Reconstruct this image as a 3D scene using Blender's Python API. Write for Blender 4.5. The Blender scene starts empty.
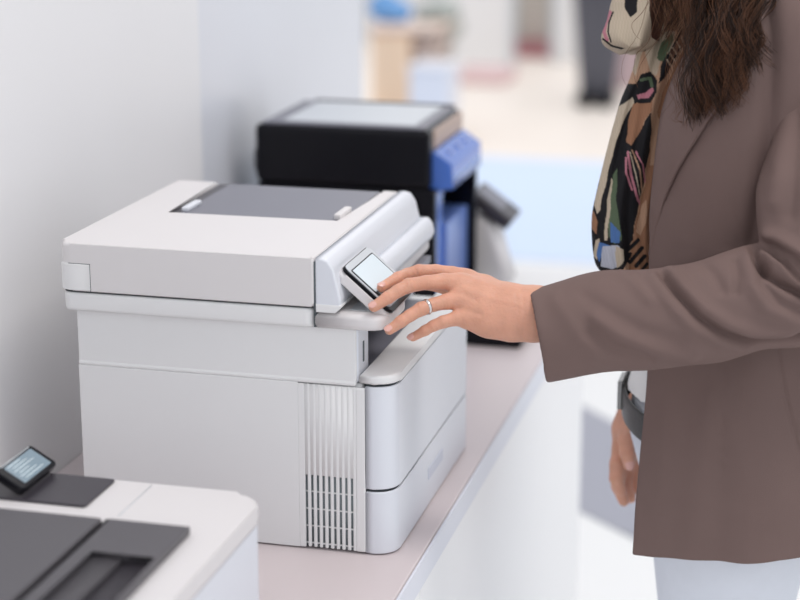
import bpy, bmesh, math, random
import numpy as np
from mathutils import Vector, Matrix
random.seed(7); rng = np.random.default_rng(7)
S = bpy.context.scene; C = S.collection
# ------------------------------------------------------------------ camera
FPX = 1810.0; PITCH = math.radians(15.2); YAW = math.radians(14.4)
fw = np.array([-math.sin(YAW)*math.cos(PITCH), math.cos(YAW)*math.cos(PITCH), -math.sin(PITCH)])
rt = np.array([math.cos(YAW), math.sin(YAW), 0.0]); up = np.cross(rt, fw)
CT = .74                                             # counter top height
CAM = np.array([0, 0, CT]) - (fw + rt*(367-400)/FPX + up*(300-555)/FPX)*2.17
cd = bpy.data.cameras.new('camera'); cam = bpy.data.objects.new('camera', cd); C.objects.link(cam)
M = Matrix.Identity(4)
for i, v in enumerate((rt, up, -fw)):
    for j in range(3): M[j][i] = v[j]
M.translation = Vector(CAM); cam.matrix_world = M
cd.sensor_width = 36; cd.lens = FPX/800*36; cd.clip_start = .05; cd.clip_end = 100
cd.dof.use_dof = True; cd.dof.focus_distance = 2.15; cd.dof.aperture_fstop = 2.5
S.camera = cam
# ------------------------------------------------------------------ world, lights, exposure
S.view_settings.view_transform = 'Standard'; S.view_settings.look = 'None'
S.view_settings.gamma = 1; S.view_settings.use_curve_mapping = False; S.view_settings.exposure = 0.0
w = bpy.data.worlds.new('world'); S.world = w; w.use_nodes = True
bg = w.node_tree.nodes['Background']; bg.inputs[0].default_value = (.92, .945, 1.0, 1); bg.inputs[1].default_value = .90
def area(name, loc, target, size, power, col):
    l = bpy.data.lights.new(name, 'AREA'); l.shape = 'SQUARE'; l.size = size; l.energy = power; l.color = col
    o = bpy.data.objects.new(name, l); C.objects.link(o); o.location = loc
    o.rotation_euler = (Vector(target)-Vector(loc)).to_track_quat('-Z', 'Y').to_euler(); return o
area('ceiling_panel_light', (1.3, -.1, 3.7), (.1, .2, .7), 1.0, 36, (1, .94, .90))
area('front_fill_light', (1.3, -4.6, 2.1), (0, .2, 1.0), 2.4, 11, (1, .97, .96))  # added fill from behind the camera, brightens side faces and wall
area('hall_light', (-.5, 7.5, 5.0), (-.8, 7.8, 0), 5.0, 110, (1, .95, .9))
def at(px, py, d): return CAM + (fw + rt*(px-400)/FPX + up*(300-py)/FPX)*d
def on(px, py, ax, v):
    r = fw + rt*(px-400)/FPX + up*(300-py)/FPX
    return CAM + r*(v-CAM[ax])/r[ax]
def proj(P):
    D = np.asarray(P)-CAM; z = D@fw
    return 400+FPX*(D@rt)/z, 300-FPX*(D@up)/z, z
# ------------------------------------------------------------------ materials
def mat(name, col, rough=.5, metal=0, coat=0, bump=0, bscale=200, emit=0, var=0, vscale=8, sss=0, spec=.5, stretch=None, attr=None):
    m = bpy.data.materials.new(name); m.use_nodes = True; nt = m.node_tree; b = nt.nodes['Principled BSDF']
    b.inputs['Base Color'].default_value = (*col, 1); b.inputs['Roughness'].default_value = rough
    b.inputs['Metallic'].default_value = metal; b.inputs['Coat Weight'].default_value = coat
    b.inputs['Specular IOR Level'].default_value = spec
    if coat: b.inputs['Coat Roughness'].default_value = .08
    if emit: b.inputs['Emission Color'].default_value = (*col, 1); b.inputs['Emission Strength'].default_value = emit
    tc = nt.nodes.new('ShaderNodeTexCoord'); src = tc.outputs['Object']
    if stretch:
        mp = nt.nodes.new('ShaderNodeMapping'); mp.inputs['Scale'].default_value = stretch
        nt.links.new(src, mp.inputs[0]); src = mp.outputs[0]
    n = nt.nodes.new('ShaderNodeTexNoise'); n.inputs['Scale'].default_value = vscale; n.inputs['Detail'].default_value = 4
    nt.links.new(src, n.inputs['Vector'])
    hs = nt.nodes.new('ShaderNodeMix'); hs.data_type = 'RGBA'
    k = var if var else .015
    hs.inputs[6].default_value = (*[c*(1-k) for c in col], 1); hs.inputs[7].default_value = (*[min(1, c*(1+k)) for c in col], 1)
    nt.links.new(n.outputs['Fac'], hs.inputs[0])
    if attr:
        a = nt.nodes.new('ShaderNodeVertexColor'); a.layer_name = attr
        nt.links.new(a.outputs[0], b.inputs['Base Color'])
    else: nt.links.new(hs.outputs[2], b.inputs['Base Color'])
    if bump:
        n2 = nt.nodes.new('ShaderNodeTexNoise'); n2.inputs['Scale'].default_value = bscale; n2.inputs['Detail'].default_value = 3
        nt.links.new(src, n2.inputs['Vector'])
        bp = nt.nodes.new('ShaderNodeBump'); bp.inputs['Strength'].default_value = bump; bp.inputs['Distance'].default_value = .002
        nt.links.new(n2.outputs['Fac'], bp.inputs['Height']); nt.links.new(bp.outputs[0], b.inputs['Normal'])
    if sss:
        b.inputs['Subsurface Weight'].default_value = sss; b.inputs['Subsurface Radius'].default_value = (.01, .004, .002)
        b.inputs['Subsurface Scale'].default_value = .5
    return m
WH = mat('white_plastic', (.80, .80, .80), .42, bump=.03, bscale=900)
WHW = mat('warm_white_plastic', (.74, .715, .715), .45, bump=.03, bscale=900)
WHC = mat('cool_white_plastic', (.74, .765, .82), .38, bump=.03, bscale=900)
GAPM = mat('seam_shadow_dark_grey', (.10, .12, .13), .7)  # dark tone paints shade into the seam gaps; slot and icons share it
SLOT = mat('vent_dark_plastic', (.20, .235, .25), .6)
GREY = mat('grey_plastic', (.18, .18, .215), .38, bump=.05, bscale=700)
DGREY = mat('dark_grey_plastic', (.085, .08, .09), .38, bump=.05, bscale=700)
DGREY2 = mat('charcoal_plastic', (.045, .04, .05), .35, bump=.05, bscale=700)
BLACK = mat('black_gloss_plastic', (.003, .003, .006), .25, spec=.22)
BLACKM = mat('black_matt_plastic', (.003, .003, .006), .5, spec=.2)
BLUEG = mat('painted_blue_reflection', (.055, .16, .58), .25, coat=.4)  # blue carpet's reflection in the black front, put into the colour
BLUEL = mat('painted_pale_blue_reflection', (.16, .26, .62), .3, coat=.3)  # paler part of the same painted carpet reflection; buttons share it
TAN = mat('painted_tan_reflection', (.42, .30, .24), .35)  # beige floor reflected in the black bevel, put into the colour
SILVER = mat('silver_metal', (.72, .72, .72), .22, metal=1)
SILP = mat('silver_paint', (.62, .65, .68), .35, metal=.2)
SCREEN = mat('lit_screen', (.66, .75, .80), .15, emit=.10, coat=.5)
SKIN = mat('skin', (.66, .34, .235), .48, var=.16, vscale=55, bump=.35, bscale=330, sss=.25, spec=.4)
SKINF = mat('visitor_skin', (.60, .30, .22), .5, var=.10, vscale=40, sss=.1)  # skin tone of the distant visitor
NAIL = mat('nail', (.74, .41, .35), .22, coat=.4)
JACK = mat('taupe_wool_blend', (.188, .128, .116), .75, var=.07, vscale=14, bump=.55, bscale=1500, spec=.2)
SEAM = mat('jacket_seam_thread', (.105, .08, .07), .9)
SHIRT = mat('white_cotton', (.80, .79, .78), .8, bump=.2, bscale=600)
JEANS = mat('pale_denim', (.72, .75, .82), .8, var=.03, vscale=60, bump=.4, bscale=1200)
BELT = mat('dark_belt_leather', (.055, .052, .05), .35, bump=.4, bscale=300)
HAIR = mat('brown_hair', (.022, .010, .006), .5, var=.5, vscale=30, spec=.25)
HAIR2 = mat('auburn_hair', (.11, .046, .022), .5, var=.4, vscale=30, spec=.3)
SHOE = mat('tan_shoe_leather', (.25, .13, .07), .4)
SCARF = mat('printed_scarf', (.5, .4, .3), .75, bump=.35, bscale=900, attr='print', spec=.25)
WALL = mat('wall_paint', (.80, .80, .81), .42, bump=.05, bscale=60, var=.01, vscale=2)
WALL2 = mat('wall_cool_tone', (.70, .725, .78), .28, bump=.03, bscale=30, var=.01, vscale=2, spec=.8)  # cooler, slightly darker tone on the far stretch of wall
TOPM = mat('worktop_laminate', (.66, .585, .59), .38, var=.03, vscale=6, stretch=(1, .15, 1))
EDGE = mat('worktop_edge_laminate', (.74, .76, .83), .4)
CFRONT = mat('counter_front_laminate', (.90, .90, .905), .4)
FLOORW = mat('white_floor', (.88, .88, .87), .35, var=.01)
FLOORC = mat('cream_floor', (.95, .87, .79), .45, var=.03, vscale=2)
CARPET = mat('pale_blue_carpet', (.66, .77, .95), .9, bump=.6, bscale=200, var=.02)
OAK = mat('pale_wood', (.93, .70, .50), .5, var=.05, vscale=5, stretch=(8, 8, 1))
OAKD = mat('brown_wood_side', (.50, .40, .35), .5, var=.05)
CREAM = mat('cream_panel', (.72, .70, .66), .6)
WARMG = mat('warm_grey_panel', (.60, .55, .50), .6)
PALE = mat('pale_booth_panel', (.82, .82, .82), .6)
PINK = mat('pink_fabric', (.80, .42, .43), .8)
ROSE = mat('dusty_red_plinth', (.46, .20, .22), .7)
BLUEOBJ = mat('blue_fabric', (.16, .36, .68), .7, var=.1)
TROU = mat('dark_trousers', (.10, .10, .12), .8)
COAT = mat('lavender_grey_coat', (.36, .36, .47), .8)
GREENG = mat('grey_green_metal', (.42, .45, .42), .5)
# ------------------------------------------------------------------ mesh helpers
def wloc(o):
    v = Vector((0, 0, 0))
    while o: v += o.location; o = o.parent
    return v
def obj(name, me, m, parent=None, smooth=True):
    """me: Mesh in world coordinates, linked as one object under its parent"""
    if isinstance(me, bmesh.types.BMesh):
        b = me; me = bpy.data.meshes.new(name); b.to_mesh(me); b.free()
    me.name = name
    o = bpy.data.objects.new(name, me); C.objects.link(o)
    if parent is not None:
        o.parent = parent; me.transform(Matrix.Translation(-wloc(parent)))
    else:
        n = len(me.vertices); co = np.empty(n*3); me.vertices.foreach_get('co', co); co = co.reshape(-1, 3)
        c = Vector(((co[:, 0].min()+co[:, 0].max())/2, (co[:, 1].min()+co[:, 1].max())/2, co[:, 2].min()))
        me.transform(Matrix.Translation(-c)); o.location = c
    for mm in (m if isinstance(m, (list, tuple)) else [m]): me.materials.append(mm)
    if smooth:
        me.polygons.foreach_set('use_smooth', [True]*len(me.polygons))
    if smooth and 8 < len(me.polygons) < 1500:
        wn = o.modifiers.new('even_shading', 'WEIGHTED_NORMAL'); wn.weight = 60; wn.keep_sharp = True
    me.update(); return o
def tag(o, label=None, cat=None, group=None, kind=None):
    for k, v in (('label', label), ('category', cat), ('group', group), ('kind', kind)):
        if v: o[k] = v
    return o
def thing(name, label, cat, loc, group=None):
    o = bpy.data.objects.new(name, None); C.objects.link(o); o.location = loc; o.empty_display_size = .05
    return tag(o, label, cat, group)
def rbox(x0, x1, y0, y1, z0, z1, r=.003, seg=2, bm=None, mtx=None):
    b = bmesh.new(); bmesh.ops.create_cube(b, size=1)
    for v in b.verts:
        v.co = Vector((x0+(v.co.x+.5)*(x1-x0), y0+(v.co.y+.5)*(y1-y0), z0+(v.co.z+.5)*(z1-z0)))
    if r > 0:
        bmesh.ops.bevel(b, geom=b.edges[:], offset=min(r, .49*min(x1-x0, y1-y0, z1-z0)), segments=seg, affect='EDGES', profile=.5)
    if mtx: b.transform(mtx)
    if bm is not None:
        t = bpy.data.meshes.new('t'); b.to_mesh(t); b.free(); bm.from_mesh(t); bpy.data.meshes.remove(t); return bm
    return b
def prism(poly, z0, z1, r=.003, seg=2, mtx=None):
    """2-D outline (ccw) extruded z0..z1, top and bottom edges rounded"""
    b = bmesh.new()
    lo = [b.verts.new((x, y, z0)) for x, y in poly]; hi = [b.verts.new((x, y, z1)) for x, y in poly]
    n = len(poly); f0 = b.faces.new(lo[::-1]); f1 = b.faces.new(hi)
    for i in range(n): b.faces.new((lo[i], lo[(i+1) % n], hi[(i+1) % n], hi[i]))
    if r > 0: bmesh.ops.bevel(b, geom=list({*f0.edges, *f1.edges}), offset=r, segments=seg, affect='EDGES', profile=.5)
    if mtx: b.transform(mtx)
    return b
def rrect(x0, x1, y0, y1, r, n=5):
    """r: radii for corners (x1,y1),(x0,y1),(x0,y0),(x1,y0)"""
    if not hasattr(r, '__len__'): r = (r,)*4
    out = []
    for (cx, cy, a, q) in ((x1-r[0], y1-r[0], 0, r[0]), (x0+r[1], y1-r[1], 90, r[1]), (x0+r[2], y0+r[2], 180, r[2]), (x1-r[3], y0+r[3], 270, r[3])):
        if q < 1e-5: out.append((cx, cy)); continue
        for k in range(n+1):
            t = math.radians(a+90*k/n); out.append((cx+q*math.cos(t), cy+q*math.sin(t)))
    return out
YUP = Matrix(((1, 0, 0, 0), (0, 0, 1, 0), (0, 1, 0, 0), (0, 0, 0, 1)))     # (x,z,y) outline -> extrude along y
def sideprism(poly, y0, y1, r=.003, seg=2):
    """outline in (x,z), extruded along y"""
    b = prism(poly, y0, y1, r, seg)
    b.transform(YUP); bmesh.ops.recalc_face_normals(b, faces=b.faces[:]); return b
def catmull(P, n):
    P = np.asarray(P, float); Q = np.vstack([2*P[0]-P[1], P, 2*P[-1]-P[-2]]); out = []
    for i in range(len(P)-1):
        p0, p1, p2, p3 = Q[i:i+4]
        for t in np.linspace(0, 1, n, endpoint=False):
            out.append(.5*((2*p1)+(-p0+p2)*t+(2*p0-5*p1+4*p2-p3)*t*t+(-p0+3*p1-3*p2+p3)*t**3))
    out.append(P[-1]); return np.array(out)
def grid_mesh(G, closed=False, name='g'):
    """G: rows x cols x 3"""
    R, K, _ = G.shape; v = G.reshape(-1, 3); f = []
    for i in range(R-1):
        for j in range(K if closed else K-1):
            a = i*K+j; b2 = i*K+(j+1) % K; f.append((a, b2, b2+K, a+K))
    me = bpy.data.meshes.new(name); me.from_pydata(v.tolist(), [], f); return me
def tube_arrays(P, R, n, V, F):
    P = np.asarray(P); T = np.gradient(P, axis=0); T /= np.linalg.norm(T, axis=1)[:, None]+1e-12
    u = np.cross(T[0], (.3, .9, .2)); u /= np.linalg.norm(u); base = len(V)
    for i in range(len(P)):
        u = u-T[i]*(u@T[i]); u /= np.linalg.norm(u); q = np.cross(T[i], u)
        for k in range(n):
            a = 2*math.pi*k/n; V.append(P[i]+R[i]*(u*math.cos(a)+q*math.sin(a)))
    for i in range(len(P)-1):
        for k in range(n):
            a = base+i*n+k; b2 = base+i*n+(k+1) % n; F.append((a, b2, b2+n, a+n))
    F.append(tuple(base+k for k in range(n))[::-1]); F.append(tuple(base+(len(P)-1)*n+k for k in range(n)))
def tube(P, R, n=8):
    if not hasattr(R, '__len__'): R = [R]*len(P)
    V, F = [], []; tube_arrays(P, R, n, V, F)
    me = bpy.data.meshes.new('tube'); me.from_pydata([tuple(v) for v in V], [], F); return me
# ------------------------------------------------------------------ implicit surfaces (numpy) -> one smooth skin
def smin(a, b, k):
    if k <= 0: return np.minimum(a, b)
    h = np.clip(.5+.5*(b-a)/k, 0, 1); return b*(1-h)+a*h-k*h*(1-h)
def cone(P, a, b, ra, rb, sq=None):
    a = np.asarray(a, float); b = np.asarray(b, float)
    if sq is not None:                       # squash along unit axis sq[0] by factor sq[1]
        ax, s = np.asarray(sq[0], float), sq[1]
        f = lambda X: X+((X-a)@ax)[..., None]*ax*(1/s-1)
        P = f(P); b = f(b)
    d = b-a; L2 = d@d+1e-12
    t = np.clip(((P-a)@d)/L2, 0, 1)
    return np.linalg.norm(P-a-t[..., None]*d, axis=-1)-(ra+(rb-ra)*t)
def ell(P, c, r):
    r = np.asarray(r, float); q = (P-np.asarray(c))/r; k = np.linalg.norm(q, axis=-1)
    return (k-1)*r.min()
def surf(fn, lo, hi, h):
    lo = np.asarray(lo, float); hi = np.asarray(hi, float); n = np.ceil((hi-lo)/h).astype(int)+1
    ax = [lo[i]+h*np.arange(n[i]) for i in range(3)]
    D = np.empty(n, np.float32)
    for i in range(0, n[0], 16):
        X = np.stack(np.meshgrid(ax[0][i:i+16], ax[1], ax[2], indexing='ij'), -1); D[i:i+16] = fn(X)
    return nets(D, lo, h)
def nets(D, lo, h):
    n = D.shape; ins = D < 0; m = [k-1 for k in n]
    acc = np.zeros((*m, 3), np.float32); cnt = np.zeros(m, np.float32)
    def sl(o): return tuple(slice(o[i], o[i]+m[i]) for i in range(3))
    for axs in range(3):
        oth = [i for i in range(3) if i != axs]
        for a in (0, 1):
            for b in (0, 1):
                o0 = [0, 0, 0]; o0[oth[0]] = a; o0[oth[1]] = b; o1 = list(o0); o1[axs] = 1
                d0 = D[sl(o0)]; d1 = D[sl(o1)]; cr = (d0 < 0) != (d1 < 0)
                t = np.where(cr, d0/np.where(cr, d0-d1, 1), 0)
                for i in range(3):
                    acc[..., i] += np.where(cr, o0[i]+(t if i == axs else 0), 0)
                cnt += cr
    act = cnt > 0; idx = -np.ones(m, np.int64); idx[act] = np.arange(act.sum())
    ii = np.argwhere(act); V = lo+(ii+acc[act]/cnt[act][:, None])*h
    Q = []
    for axs in range(3):
        o1, o2 = [i for i in range(3) if i != axs]
        s0 = [slice(1, m[i]) for i in range(3)]; s0[axs] = slice(0, m[axs])
        s1 = list(s0); s1[axs] = slice(1, m[axs]+1)
        A = ins[tuple(s0)]; B = ins[tuple(s1)]; e = np.argwhere(A != B); inside = A[tuple(e.T)]
        base = e.copy(); base[:, o1] += 1; base[:, o2] += 1
        def g(d1, d2):
            c = base.copy(); c[:, o1] -= d1; c[:, o2] -= d2; return idx[tuple(c.T)]
        q = np.stack([g(0, 0), g(1, 0), g(1, 1), g(0, 1)], 1)
        flip = inside if axs != 1 else ~inside
        q[~flip] = q[~flip][:, ::-1]; Q.append(q)
    return V, np.vstack(Q)
def vnormals(V, Q):
    a = V[Q[:, 2]]-V[Q[:, 0]]; b = V[Q[:, 3]]-V[Q[:, 1]]; fn_ = np.cross(a, b); N = np.zeros_like(V)
    for k in range(4): np.add.at(N, Q[:, k], fn_)
    return N/(np.linalg.norm(N, axis=1)[:, None]+1e-12)
def smoothv(V, Q, it=2):
    E = np.vstack([Q[:, [0, 1]], Q[:, [1, 2]], Q[:, [2, 3]], Q[:, [3, 0]]])
    for _ in range(it):
        s = np.zeros_like(V); c = np.zeros(len(V))
        for k in range(3):
            s[:, k] = np.bincount(E[:, 0], V[E[:, 1], k], len(V))+np.bincount(E[:, 1], V[E[:, 0], k], len(V))
        c = np.bincount(E[:, 0], minlength=len(V))+np.bincount(E[:, 1], minlength=len(V))
        V = V*.5+.5*s/c[:, None]
    return V
def qmesh(*parts):
    V = np.vstack([p[0] for p in parts]); off = 0; Q = []
    for p in parts: Q.append(p[1]+off); off += len(p[0])
    me = bpy.data.meshes.new('q'); me.from_pydata(V.tolist(), [], np.vstack(Q).tolist()); return me
def chain_sdf(P, chains, k):
    d = None
    for ch in chains:
        for (a, ra), (b, rb) in zip(ch[:-1], ch[1:]):
            e = cone(P, a, b, ra, rb); d = e if d is None else smin(d, e, k)
    return d
def bounds(chs, pad):
    pts = np.array([p for c in chs for p, r in c]); return pts.min(0)-pad, pts.max(0)+pad
def polydist(px, py, poly):
    d = np.full(len(px), 1e9); poly = np.asarray(poly, float)
    for a, b in zip(poly[:-1], poly[1:]):
        v = b-a; t = np.clip(((px-a[0])*v[0]+(py-a[1])*v[1])/(v@v), 0, 1)
        d = np.minimum(d, np.hypot(px-a[0]-t*v[0], py-a[1]-t*v[1]))
    return d
def inpoly(px, py, poly):
    r = np.zeros(len(px), bool); n = len(poly)
    for i in range(n):
        x0, y0 = poly[i]; x1, y1 = poly[(i+1) % n]
        if y0 == y1: continue
        c = ((y0 > py) != (y1 > py)) & (px < (x1-x0)*(py-y0)/(y1-y0)+x0); r ^= c
    return r
# ================================================================== SETTING
def struct(name, me, m, parent=None):
    o = obj(name, me, m, parent, smooth=False)
    if parent is None: o['kind'] = 'structure'
    return o
struct('floor', rbox(-4, 5, -3.5, 4.43, -.05, 0, 0), FLOORW)
struct('floor', rbox(-6, 7, 4.43, 22, -.05, 0, 0), FLOORC)
tag(obj('carpet', rbox(-3.2, 4, 4.43, 6.38, 0, .006, .002), CARPET), 'pale blue carpet on the floor beyond the counter end', 'carpet')
struct('wall_left', rbox(-.60, -.48, -3.0, .757, 0, 3.0, .004), WALL)
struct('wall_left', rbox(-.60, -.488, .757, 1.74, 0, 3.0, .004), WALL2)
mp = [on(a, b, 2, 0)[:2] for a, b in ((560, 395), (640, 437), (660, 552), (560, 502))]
tag(obj('floor_shadow', prism([tuple(p) for p in mp][::-1], 0, .004, .001), mat('painted_shadow_grey', (.39, .395, .45), .8)), 'soft grey shadow painted as a thin sheet on the white floor between the counter end and the woman', 'painted shadow')  # thin grey sheet painting a soft shadow onto the floor
# counter
ctr = thing('display_counter', 'long white display counter with pale worktop carrying the printers along the left wall', 'counter', (-.2, -.6, 0))
obj('worktop', rbox(-.48, .064, -2.6, 1.285, .705, CT, .003), TOPM, ctr)
obj('edge_strip', rbox(.0645, .068, -2.6, 1.286, .705, CT-.0005, .001), EDGE, ctr)
for k, (a, b) in enumerate(((-2.6, -1.3), (-1.298, -.002), (0.0, 1.285))):
    obj('front_panel', rbox(.046, .066, a, b, .07, .704, .002), CFRONT, ctr)
obj('end_panel', rbox(-.478, .045, 1.262, 1.284, .07, .704, .002), CFRONT, ctr)
obj('plinth', rbox(-.47, .03, -2.6, 1.26, 0, .07, .001), CFRONT, ctr)
# ================================================================== WHITE PRINTER
X = dict()
pr = thing('printer', 'large white multifunction printer under the woman\'s hand, side vents facing the viewer', 'printer', (-.17, .21, CT))
# chassis
b = bmesh.new()
rbox(-.360, -.004, .0045, .415, .742, .953, .006, 2, b)
rbox(-.360, -.165, .0045, .415, .953, 1.0203, .006, 2, b)
obj('chassis', b, WH, pr)
obj('near_pillar', rbox(-.170, -.010, .0035, .050, .9535, 1.0200, .004), WHC, pr)
obj('far_pillar', rbox(-.170, -.045, .375, .415, .9535, 1.0200, .004), WHC, pr)
obj('indicator_slot', rbox(-.0105, -.0092, .022, .027, .975, 1.0, .0005), GAPM, pr)
tr = obj('output_tray', rbox(-.164, -.004, .0505, .3745, .953, .957, .001), GREY, pr)
obj('paper_guide', rbox(-.12, -.03, .10, .104, .957, .975, .001), DGREY, tr)
obj('output_slot', rbox(-.1645, -.16, .055, .37, .965, 1.012, .001), DGREY2, pr)
obj('cavity_roof', rbox(-.164, -.012, .0505, .3745, 1.010, 1.0200, .001), GREY, pr)
# side skins (y = 0 face)
obj('side_panel', rbox(-.363, -.0838, 0.0001, .006, .742, .951, .0008, 2), WH, pr)
obj('upper_side_panel', rbox(-.3630, -.0125, .0010, .006, .9525, 1.0202, .002), WH, pr)
obj('side_trim', rbox(-.3635, -.0125, -.0001, .006, .9505, .9575, .003, 3), WH, pr)
# vent: frame, slats, cross bars over a dark backing
vx0, vx1 = -.0838, -.0015
ven = obj('vent_grille', rbox(vx0, vx1, .0042, .0058, .7425, .8358, 0), SLOT, pr)
obj('vent_backing', rbox(vx0, vx1, .0010, .0058, .8360, .949, 0), WH, ven)
n_sl = 9; sx0, sx1 = -.0765, -.0130; pitch = (sx1-sx0)/n_sl; slw = .0030
obj('vent_frame', rbox(vx0, sx0, 0.0002, .0045, .7425, .9495, .0006), WH, ven)
obj('vent_frame', rbox(sx1-.0002, vx1, 0.0002, .0045, .7425, .9495, .002, 3), WH, ven)
s0 = None
for k in range(n_sl):
    if s0 is None: s0 = obj('vent_slat', rbox(sx0+slw, sx0+pitch, .0006, .0043, .743, .9495, .0008, 1), WH, ven)
    else: s = s0.copy(); C.objects.link(s); s.parent = ven; s.location.x = k*pitch
for z in (.7478, .7698, .7918, .8138, .8357): obj('vent_bar', rbox(sx0, sx1, .0018, .0042, z-.0006, z+.0008, 0), WH, ven)
# front bulge: lip, door, drawer
def plan(x1, y0, y1, r): return rrect(-.002, x1, y0, y1, (r, 0.0, 0.0, r), 7)
obj('tray_lip', prism(rrect(-.0085, .036, .0, .418, (.028, 0, 0, .026), 7), .9545, .9655, .0035, 3), WH, pr)
obj('front_door', prism(plan(.034, .001, .418, .026), .8235, .9515, .002, 2), WHC, pr)
dr = obj('paper_drawer', prism(plan(.034, .001, .418, .026), .7415, .8205, .002, 2), WHC, pr)
obj('drawer_pull', rbox(.0335, .0352, .17, .25, .776, .792, .0008), mat('drawer_pull_shade', (.62, .65, .74), .5), dr)
obj('door_gap', prism(plan(.0315, .003, .416, .024), .8190, .8245, 0), GAPM, pr)
obj('lip_gap', prism(plan(.0315, .003, .416, .024), .9505, .9550, 0), GAPM, pr)
for x in (-.33, -.02):
    for y in (.03, .39): obj('foot', rbox(x-.012, x+.012, y-.012, y+.012, CT, .746, .002), DGREY, pr)
# scanner section
obj('scanner_base', prism(rrect(-.3765, -.0600, -.008, .418, .012, 4), 1.0205, 1.0448, .005, 3), WH, pr)
obj('lid_gap', prism(rrect(-.3762, -.0575, -.0074, .40, .012, 4), 1.0445, 1.0466, 0), GAPM, pr)
obj('control_shelf', prism([(-.0588, -.008), (.002, -.008), (.013, -.0055), (.021, .001), (.025, .012), (.025, .085), (.020, .105), (.004, .125), (-.016, .135), (-.020, .150), (-.020, .395), (-.026, .402), (-.0588, .402)], 1.0205, 1.0400, .007, 4), WHW, pr)
obj('shelf_inlay', rbox(-.022, .008, .012, .10, 1.0400, 1.0408, .0003), SILP, pr)
obj('seam_gap', rbox(-.0605, -.0580, -.0068, .375, 1.022, 1.100, 0), GAPM, pr)
LT = 1.1045
q = rrect(-.3795, -.0600, -.0085, .385, (0, 0, .018, .003), 6)
q = [p for p in q if p[1] < .38]
obj('scanner_lid', prism([(-.0600, .385), (-.083, .385), (-.083, .182), (-.318, .176), (-.318, .385), (-.3795, .385)]+q, 1.0462, LT, .0055, 4), WHW, pr)
obj('lid_floor', rbox(-.3175, -.0835, .170, .386, 1.05, LT-.0042, .0003), WHW, pr)
obj('feeder_tray', rbox(-.30, -.086, .190, .384, LT-.0042, LT-.0022, .0008), GREY, pr)
obj('feeder_slot', rbox(-.316, -.30, .178, .384, LT-.0042, LT-.0034, .0003), DGREY2, pr)
obj('feeder_slot', rbox(-.30, -.086, .178, .190, LT-.0042, LT-.0034, .0003), DGREY, pr)
obj('paper_stop', rbox(-.302, -.292, .20, .25, LT-.003, LT+.0035, .002), WHC, pr)
obj('paper_stop', rbox(-.097, -.087, .20, .25, LT-.003, LT+.0055, .002), WHW, pr)
obj('hinge_cover', prism(rrect(-.3803, -.3387, -.0094, .03, (0, 0, .016, 0), 6), 1.0470, 1.0798, .0012, 2), WH, pr)
for a in ((-.3388, -.3381, 1.0462, 1.0804), (-.366, -.3381, 1.0798, 1.0804)):
    obj('hinge_gap', rbox(a[0], a[1], -.0088, .0, a[2], a[3], 0), GAPM, pr)
# front bezel of the lid: outline in (x, z) run along y
obj('front_bezel', sideprism([(-.0585, 1.0412), (-.036, 1.0412), (-.028, 1.048), (-.028, 1.058), (-.036, 1.092), (-.043, 1.1025), (-.050, LT), (-.0585, LT)], -.008, .388, .003, 3), WHC, pr)
obj('bezel_skirt', sideprism([(-.058, 1.0402), (-.0345, 1.0402), (-.0265, 1.048), (-.0265, 1.0505), (-.058, 1.0505)], -.0085, .380, .0015, 2), WH, pr)
obj('front_handle', sideprism([(-.034, 1.039), (-.016, 1.039), (-.0125, 1.048), (-.0145, 1.060), (-.021, 1.068), (-.034, 1.068)], .150, .400, .005, 3), WHC, pr)
# --- tilting touch panel
pu = np.array([.760, 0, -.650]); pv = np.array([0, 1.0, 0]); pn = np.cross(pv, pu)*-1
pn = np.array([.650, 0, .760]); PO = np.array([-.0295, .006, 1.0930])
PM = Matrix(((pu[0], pv[0], pn[0], PO[0]), (pu[1], pv[1], pn[1], PO[1]), (pu[2], pv[2], pn[2], PO[2]), (0, 0, 0, 1)))
PW, PH = .0790, .108
cpn = obj('control_panel', prism(rrect(0, PW, 0, PH, .010, 6), -.0165, -.0042, .006, 4, PM), WHW, pr)
obj('black_bezel', prism(rrect(.0006, PW-.0006, .0006, PH-.0006, .009, 6), -.0045, -.0002, .0008, 2, PM), BLACK, cpn)
obj('front_frame', prism(rrect(.0016, .0720, .0030, PH-.002, .007, 6), -.0004, .0010, .0006, 2, PM), SILP, cpn)
obj('screen_surround', prism(rrect(.0100, .0640, .0065, .0980, .002, 3), .0008, .0016, .0002, 1, PM), BLACK, cpn)
obj('touch_screen', prism(rrect(.0115, .0480, .0090, .0950, .001, 2), .0015, .0020, .0002, 1, PM), SCREEN, cpn)
obj('button_strip', prism(rrect(.0560, .0715, .0060, .0900, .003, 3), .0012, .0024, .0004, 1, PM), WHC, cpn)
for yy in (.02, .045, .07): obj('button_icon', prism(rrect(.061, .066, yy, yy+.005, .001, 2), .0023, .0026, 0, 1, PM), GAPM, cpn)
obj('hinge', rbox(-.004, .022, .020, .085, 1.0395, 1.062, .004, 2), SILP, pr)
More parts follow.
